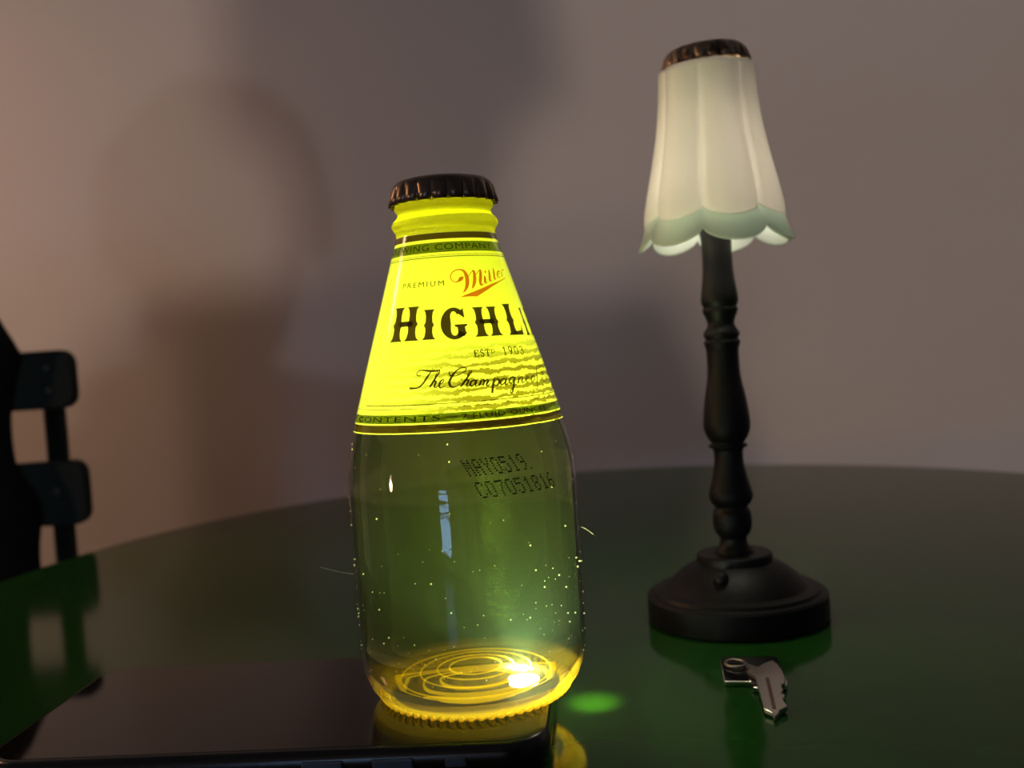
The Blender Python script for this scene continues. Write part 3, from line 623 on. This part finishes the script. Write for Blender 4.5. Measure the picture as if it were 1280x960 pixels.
# shade: seven bulged panels over a scalloped lip
NP, PH0 = 7, math.radians(4.5)
spf = [(0.1925, 0.0164), (0.1836, 0.0168), (0.1725, 0.0180), (0.1614, 0.0200), (0.1503, 0.0224), (0.1400, 0.0245)]
def rsh(z):
    for (z1, r1), (z0, r0_) in zip(spf, spf[1:]):
        if z0 <= z <= z1: return r0_ + (r1 - r0_) * (z - z0) / (z1 - z0)
    return spf[-1][1] + (spf[-1][0] - z) * 0.22
def lobe(t): return abs(math.cos(NP * (t - PH0) / 2))
bm = bmesh.new(); n = NP * 24; rows = []
def shade_pt(t, s):
    L_ = lobe(t); lb = L_ ** 0.55
    zc = 0.1436 - 0.0040 * lb; zb = 0.1366 - 0.0054 * lb
    if s <= 1.0:
        z = 0.1925 + (zc - 0.1925) * s
        amp = 0.0010 + 0.0022 * s
        r = rsh(z) + amp * (lb - 0.75)
        if s > 0.9: r -= 0.0008 * ((s - 0.9) / 0.1) ** 2
    else:
        k = s - 1.0; z = zc + (zb - zc) * k
        r = rsh(zc) - 0.0008 + 0.0032 * (lb - 0.75) * (1 - 0.4 * k) + 0.0030 * k ** 1.3
    return Vector((r * math.sin(t), -r * math.cos(t), z))
ss = [0.0, 0.03] + [0.1 * i for i in range(1, 9)] + [0.85, 0.9, 0.93, 0.96, 0.985, 1.0, 1.03, 1.15, 1.35, 1.6, 1.8, 1.95, 2.0]
for s in ss: rows.append([bm.verts.new(shade_pt(2 * PI * i / n, s)) for i in range(n)] if s <= 1.0 else None)
rows = [r for r in rows if r]
for a, b in zip(rows, rows[1:]):
    for i in range(n): bm.faces.new((a[i], b[i], b[(i + 1) % n], a[(i + 1) % n]))
top_in = [bm.verts.new((0.0125 * math.sin(2 * PI * i / n), -0.0125 * math.cos(2 * PI * i / n), 0.1938)) for i in range(n)]
for i in range(n): bm.faces.new((rows[0][i], rows[0][(i + 1) % n], top_in[(i + 1) % n], top_in[i]))
shd = obj('lamp_shade', bm, MT['shade'], lamp)
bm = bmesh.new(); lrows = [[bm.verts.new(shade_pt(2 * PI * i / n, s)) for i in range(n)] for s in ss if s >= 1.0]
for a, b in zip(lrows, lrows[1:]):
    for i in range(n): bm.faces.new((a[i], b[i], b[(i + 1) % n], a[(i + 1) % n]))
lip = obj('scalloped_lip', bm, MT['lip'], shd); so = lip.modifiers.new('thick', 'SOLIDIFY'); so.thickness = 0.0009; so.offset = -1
so = shd.modifiers.new('thick', 'SOLIDIFY'); so.thickness = 0.0009; so.offset = -1
for sx in (-1, 1):
    bl = obj('candle_bulb', lathe(spline([(0, 0.0), (0.0002, 0.0018), (0.0030, 0.0022), (0.0058, 0.0016), (0.0076, 0.0)], 3), 20), MT['shade'], lamp); bl.location = (sx * 0.0034, -0.0005, 0.1459)
    light('bulb_glow', 'POINT', (sx * 0.0105, -0.003, 0.1525), SHADE_W, (1.0, 0.93, 0.76), 0.004, lamp)
# loose bottle cap lying on top of the shade
cp = obj('bottle_cap', crown_cap(0.0152, 0.0138, 0.0068), MT['cap_gold']); cp.location = (LX, LY, 0.1932); cp.rotation_euler = (0, math.radians(-2.5), 0)
tag(cp, 'worn brown and gold bottle cap lying on the lamp shade', 'bottle cap')

# ------------------------------------------------------------------ keys
def mm(pts): return [(x / 1000, y / 1000) for x, y in pts]
PL = mm([(58.6, 303.4), (73.3, 301.6), (74.6, 300.6), (74.8, 299.3), (72.1, 279.1), (71.1, 276.2), (66.2, 274.9), (63.0, 275.5), (61.6, 276.2), (62.2, 281.2), (55.4, 282.5), (54.9, 283.2), (57.9, 302.9)])
pk = empty('square_key', (0, 0, 0)); tag(pk, 'black square-headed key with bright chrome edges under the steel key', 'key')
obj('chrome_edge', prism(PL, 0.0002, 0.0017), MT['chrome'], pk, False, bevel=(0.0003, 2))
ins = [(0.0649 + (x - 0.0649) * 0.965, 0.2895 + (y - 0.2895) * 0.97) for x, y in PL]
obj('black_face', prism(ins, 0.0016, 0.0019), MT['plate'], pk, False)
sk = empty('steel_key', (0, 0, 0)); tag(sk, 'notched flat steel key lying over the black square key', 'key')
BL = mm([(63.3, 280.0), (63.2, 281.0), (62.4, 285.2), (66.4, 288.0), (68.4, 290.5), (71.5, 292.5), (72.0, 288.9), (71.8, 283.2), (71.1, 278.1), (70.2, 274.4), (68.9, 273.5), (68.4, 269.8), (67.3, 268.2), (68.1, 266.8), (66.8, 264.2), (66.8, 259.9), (64.2, 257.9), (63.2, 255.9), (61.8, 254.3), (62.0, 257.0), (60.5, 259.6), (61.8, 268.6)])
kz = lambda x, y: 0.0019 * max(0.0, min(1.0, (y - 0.2543) / 0.0265))
obj('blade', prism(BL, 0.0002, 0.0016, zf=kz), MT['steel'], sk, False, bevel=(0.00025, 2))
gd = Vector((62.9 - 66.3, 257.9 - 278.4, 0)).normalized(); gn = Vector((-gd.y, gd.x, 0)) * 0.0005
ga, gb = Vector((0.0663, 0.2784, 0)), Vector((0.0630, 0.2585, 0))
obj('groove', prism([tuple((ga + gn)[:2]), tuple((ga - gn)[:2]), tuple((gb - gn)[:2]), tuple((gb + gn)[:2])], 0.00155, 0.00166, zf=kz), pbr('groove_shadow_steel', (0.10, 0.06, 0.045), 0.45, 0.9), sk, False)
rc = Vector((0.0609, 0.2945, 0.0026))
obj('eye_loop', tube([rc + Vector((0.0029 * math.cos(2 * PI * k / 40), 0.0033 * math.sin(2 * PI * k / 40), 0)) for k in range(41)], 0.00042, 8, capends=False), MT['steel'], sk)
obj('stem', prism(mm([(63.2, 290.9), (63.9, 292.1), (66.6, 287.6), (65.3, 286.2)]), 0.0021, 0.0031), MT['steel'], sk, False)

# ------------------------------------------------------------------ lamps of the room, outside the frame
def standing_lamp(name, p, h0, watts, color, label, bulb=60.0, bs=1.0):
    e = empty(name, (p.x, p.y, h0)); tag(e, label, 'lamp')
    zt = p.z - h0
    obj('foot', lathe([(0, 0), (0, 0.11), (0.012, 0.105), (0.02, 0.02), (0.02, 0)], 40), MT['black'], e)
    obj('pole', tube([(0, 0, 0.02), (0, 0, zt - 0.07)], 0.009, 12), MT['black'], e)
    bm = lathe([(-0.05, 0.0), (-0.045, 0.020), (-0.02, 0.030), (0.01, 0.030), (0.035, 0.018), (0.045, 0.0)], 24)
    gl_ = obj('bulb', bm, emit(name + '_bulb_glass', color, bulb), e); gl_.location = (0, 0, zt - 0.02); gl_.scale = (bs, bs, bs)
    light(name + '_glow', 'POINT', (0, 0, zt + 0.04 * bs + 0.03), watts, color, 0.045, e)
    return e
standing_lamp('floor_lamp', LAMP1, FLOOR_Z, LAMP1_W, (1.0, 0.78, 0.62), 'bare-bulb black floor lamp standing behind the photographer')
pn = empty('pendant_lamp', LAMP3); tag(pn, 'warm pendant lamp hanging high at the left of the room', 'lamp')
obj('shade', lathe([(0.14, 0.02), (0.12, 0.06), (0.02, 0.15), (0.0, 0.155), (0.02, 0.148), (0.12, 0.055), (0.138, 0.018)], 40), MT['frame'], pn)
obj('cord', tube([(0, 0, 0.14), (0, 0, 0.70)], 0.003, 8), MT['black'], pn)
bm = bmesh.new(); bmesh.ops.create_uvsphere(bm, u_segments=20, v_segments=12, radius=0.03); obj('bulb', bm, emit('pendant_bulb_glass', (1.0, 0.60, 0.36), 20.0), pn).location = (0, 0, 0.05)
light('pendant_glow', 'POINT', (0, 0, -0.01), LAMP3_W, (1.0, 0.51, 0.27), 0.05, pn)
standing_lamp('tall_lamp', LAMP4, FLOOR_Z, LAMP4_W, (0.92, 0.95, 1.0), 'tall cool-white bare-bulb floor lamp far back in the room')
standing_lamp('low_lamp', LAMP2, FLOOR_Z, LAMP2_W, (1.0, 0.70, 0.45), 'short black bare-bulb lamp standing to the left of the camera', 90.0, 1.7)

# ------------------------------------------------------------------ the photographer, whose shadow falls on the wall
def skin_obj(name, V, Ed, m, parent=None, root=0, lv=2):
    me = bpy.data.meshes.new(name); me.from_pydata([v[:3] for v in V], Ed, [])
    o = bpy.data.objects.new(name, me); C.objects.link(o); me.materials.append(m)
    sk_ = o.modifiers.new('skin', 'SKIN'); sk_.use_smooth_shade = True
    for i, v in enumerate(V):
        r = v[3] if isinstance(v[3], tuple) else (v[3], v[3])
        me.skin_vertices[0].data[i].radius = r; me.skin_vertices[0].data[i].use_root = (i == root)
    o.modifiers.new('sub', 'SUBSURF').levels = lv; o.modifiers['sub'].render_levels = lv
    if parent: o.parent = parent
    return o
person = empty('person', (0.27, -0.40, FLOOR_Z)); tag(person, 'seated person in dark jumper behind the camera, hands raised to take the picture', 'person')
O = Vector((0.27, -0.40, FLOOR_Z))
def q(x, y, z, r): return (x - O.x, y - O.y, z - O.z, r)
V = [q(.27, -.46, -.17, (.15, .12)), q(.27, -.45, -.03, (.13, .10)), q(.265, -.43, .12, (.14, .10)), q(.26, -.41, .30, (.11, .085)), q(.264, -.385, .385, .052), q(.266, -.365, .405, .050),   # spine, neck
     q(.267, -.345, .435, (.060, .066)), q(.268, -.34, .495, (.074, .088)), q(.268, -.345, .555, (.064, .080)), q(.268, -.35, .59, (.032, .038)),                                                  # head
     q(.150, -.38, .330, .060), q(.115, -.24, .06, .046), q(.03, -.12, .07, .036), q(-.030, -.07, .080, .026), q(-.045, -.06, .086, (.026, .018)), q(-.050, -.055, .094, (.026, .018)),                  # left arm
     q(.385, -.38, .330, .060), q(.42, -.22, .05, .046), q(.24, -.11, .06, .036), q(.105, -.07, .085, .028), q(.070, -.06, .09, (.03, .02)),                                                     # right arm
     q(.18, -.44, -.19, .09), q(.14, -.05, -.24, .07), q(.14, -.02, -.50, .055), q(.14, -.04, -.69, .04), q(.14, .05, -.71, .035),
     q(.36, -.44, -.19, .09), q(.40, -.05, -.24, .07), q(.40, -.02, -.50, .055), q(.40, -.04, -.69, .04), q(.40, .05, -.71, .035)]
Ed = [(0, 1), (1, 2), (2, 3), (3, 4), (4, 5), (5, 6), (6, 7), (7, 8), (8, 9), (3, 10), (10, 11), (11, 12), (12, 13), (13, 14), (14, 15), (3, 16), (16, 17), (17, 18), (18, 19), (19, 20),
      (0, 21), (21, 22), (22, 23), (23, 24), (24, 25), (0, 26), (26, 27), (27, 28), (28, 29), (29, 30)]
def finger(base, d, curl, ln, r=.0085):
    """three bones curling about the given direction"""
    i = len(V); p = Vector(base); dv = Vector(d).normalized(); cv = Vector(curl).normalized()
    V.append((p.x - O.x, p.y - O.y, p.z - O.z, r)); out = []
    for k, a in enumerate((0.5, 1.5, 2.5)):
        w = dv * math.cos(a) + cv * math.sin(a); p = p + w * ln * (0.42, 0.33, 0.25)[k]
        V.append((p.x - O.x, p.y - O.y, p.z - O.z, r * (1 - 0.08 * k))); out.append((i + k, i + k + 1))
    return i, out
for k, ln in enumerate((.062, .070, .066, .052)):                    # left hand on the taking phone
    i, es = finger((-.052, -.062 + 0.002 * k, .112 - .017 * k), (1, 0.0, 0), (0.2, 0.4, 0), ln * 0.6); Ed += [(15, i)] + es
i, es = finger((-.048, -.075, .108), (0.6, -0.5, 0.5), (0.4, 0.6, 0.1), .050, .0095); Ed += [(14, i)] + es
for k, ln in enumerate((.062, .070, .066, .052)):                    # hand on the taking phone
    i, es = finger((.045, -.062 + 0.002 * k, .112 - .017 * k), (-1, 0.0, 0), (-0.2, 0.4, 0), ln * 0.6); Ed += [(20, i)] + es
i, es = finger((.06, -.075, .115), (-0.6, -0.5, 0.5), (-0.4, 0.6, 0.1), .050, .0095); Ed += [(20, i)] + es
body_ = skin_obj('body', V, Ed, MT['skin'], person)
# hair and jumper follow the body
bm = bmesh.new(); bmesh.ops.create_uvsphere(bm, u_segments=32, v_segments=20, radius=1.0)
for v in bm.verts:
    x, y, z = v.co; f = 1 + 0.03 * math.sin(7 * x + 3 * z) + 0.02 * math.sin(11 * y)
    v.co = Vector((x * .080 * f, y * .098 * f - 0.008, z * .092 * f))
bmesh.ops.delete(bm, geom=[v for v in bm.verts if v.co.z < -0.055 or (v.co.y > 0.03 and v.co.z < 0.035)], context='VERTS')
h_ = obj('hair', bm, MT['hair'], person); h_.location = Vector((.268, -.342, .520)) - O
h_.modifiers.new('thick', 'SOLIDIFY').thickness = 0.008
JV = [q(.27, -.46, -.16, (.165, .135)), q(.27, -.45, -.03, (.145, .115)), q(.265, -.43, .12, (.155, .115)), q(.26, -.41, .31, (.122, .095)), q(.264, -.388, .375, .062),
      q(.155, -.38, .335, .068), q(.115, -.24, .06, .056), q(.045, -.13, .07, .046), q(.380, -.38, .335, .068), q(.42, -.22, .05, .056), q(.24, -.11, .06, .046), q(.17, -.092, .07, .042)]
skin_obj('jumper', JV, [(0, 1), (1, 2), (2, 3), (3, 4), (3, 5), (5, 6), (6, 7), (3, 8), (8, 9), (9, 10), (10, 11)], MT['shirt'], person)
for sx in (-1, 1):                                                   # face: eyes, ears
    bm = bmesh.new(); bmesh.ops.create_icosphere(bm, subdivisions=2, radius=0.012); e_ = obj('eye', bm, MT['frame'], person); e_.location = Vector((.268 + sx * .03, -.262, .510)) - O
    bm = bmesh.new(); bmesh.ops.create_icosphere(bm, subdivisions=2, radius=1.0, matrix=Matrix.Diagonal((.010, .018, .030, 1))); e_ = obj('ear', bm, MT['skin'], person); e_.location = Vector((.268 + sx * .080, -.345, .495)) - O
nz_ = obj('nose', tube([(0, 0, .03), (0, .014, .008), (0, .006, -.002)], [.006, .013, .010], 10), MT['skin'], person); nz_.location = Vector((.268, -.256, .480)) - O
# the stool they sit on and the phone they hold
st = empty('stool', (0.27, -0.46, FLOOR_Z)); tag(st, 'round wooden stool under the seated person behind the camera', 'stool')
obj('seat', lathe([(0.40, 0), (0.40, 0.17), (0.415, 0.18), (0.43, 0.17), (0.43, 0)], 40), MT['floor'], st)
for k in range(4):
    a = PI / 4 + k * PI / 2; obj('leg', tube([(.12 * math.cos(a), .12 * math.sin(a), .405), (.17 * math.cos(a), .17 * math.sin(a), 0)], .014, 10), MT['floor'], st)

tp = empty('camera_phone', (0.004, -0.017, CAM_Z - 0.004)); tag(tp, 'dark smartphone held upright by the person behind the camera', 'phone')
pb = prism(rrect(-0.069, 0.069, -0.0335, 0.0335, 0.009, 6), -0.0035, 0.0035); bmesh.ops.transform(pb, matrix=Matrix.Rotation(PI / 2, 4, 'X'), verts=pb.verts)
obj('body', pb, MT['phone'], tp, False, bevel=(0.001, 2))
ps = prism(rrect(-0.060, 0.060, -0.0305, 0.0305, 0.002, 3), 0.0034, 0.0037); bmesh.ops.transform(ps, matrix=Matrix.Rotation(PI / 2, 4, 'X'), verts=ps.verts)
obj('screen', ps, MT['phone_glass'], tp, False)
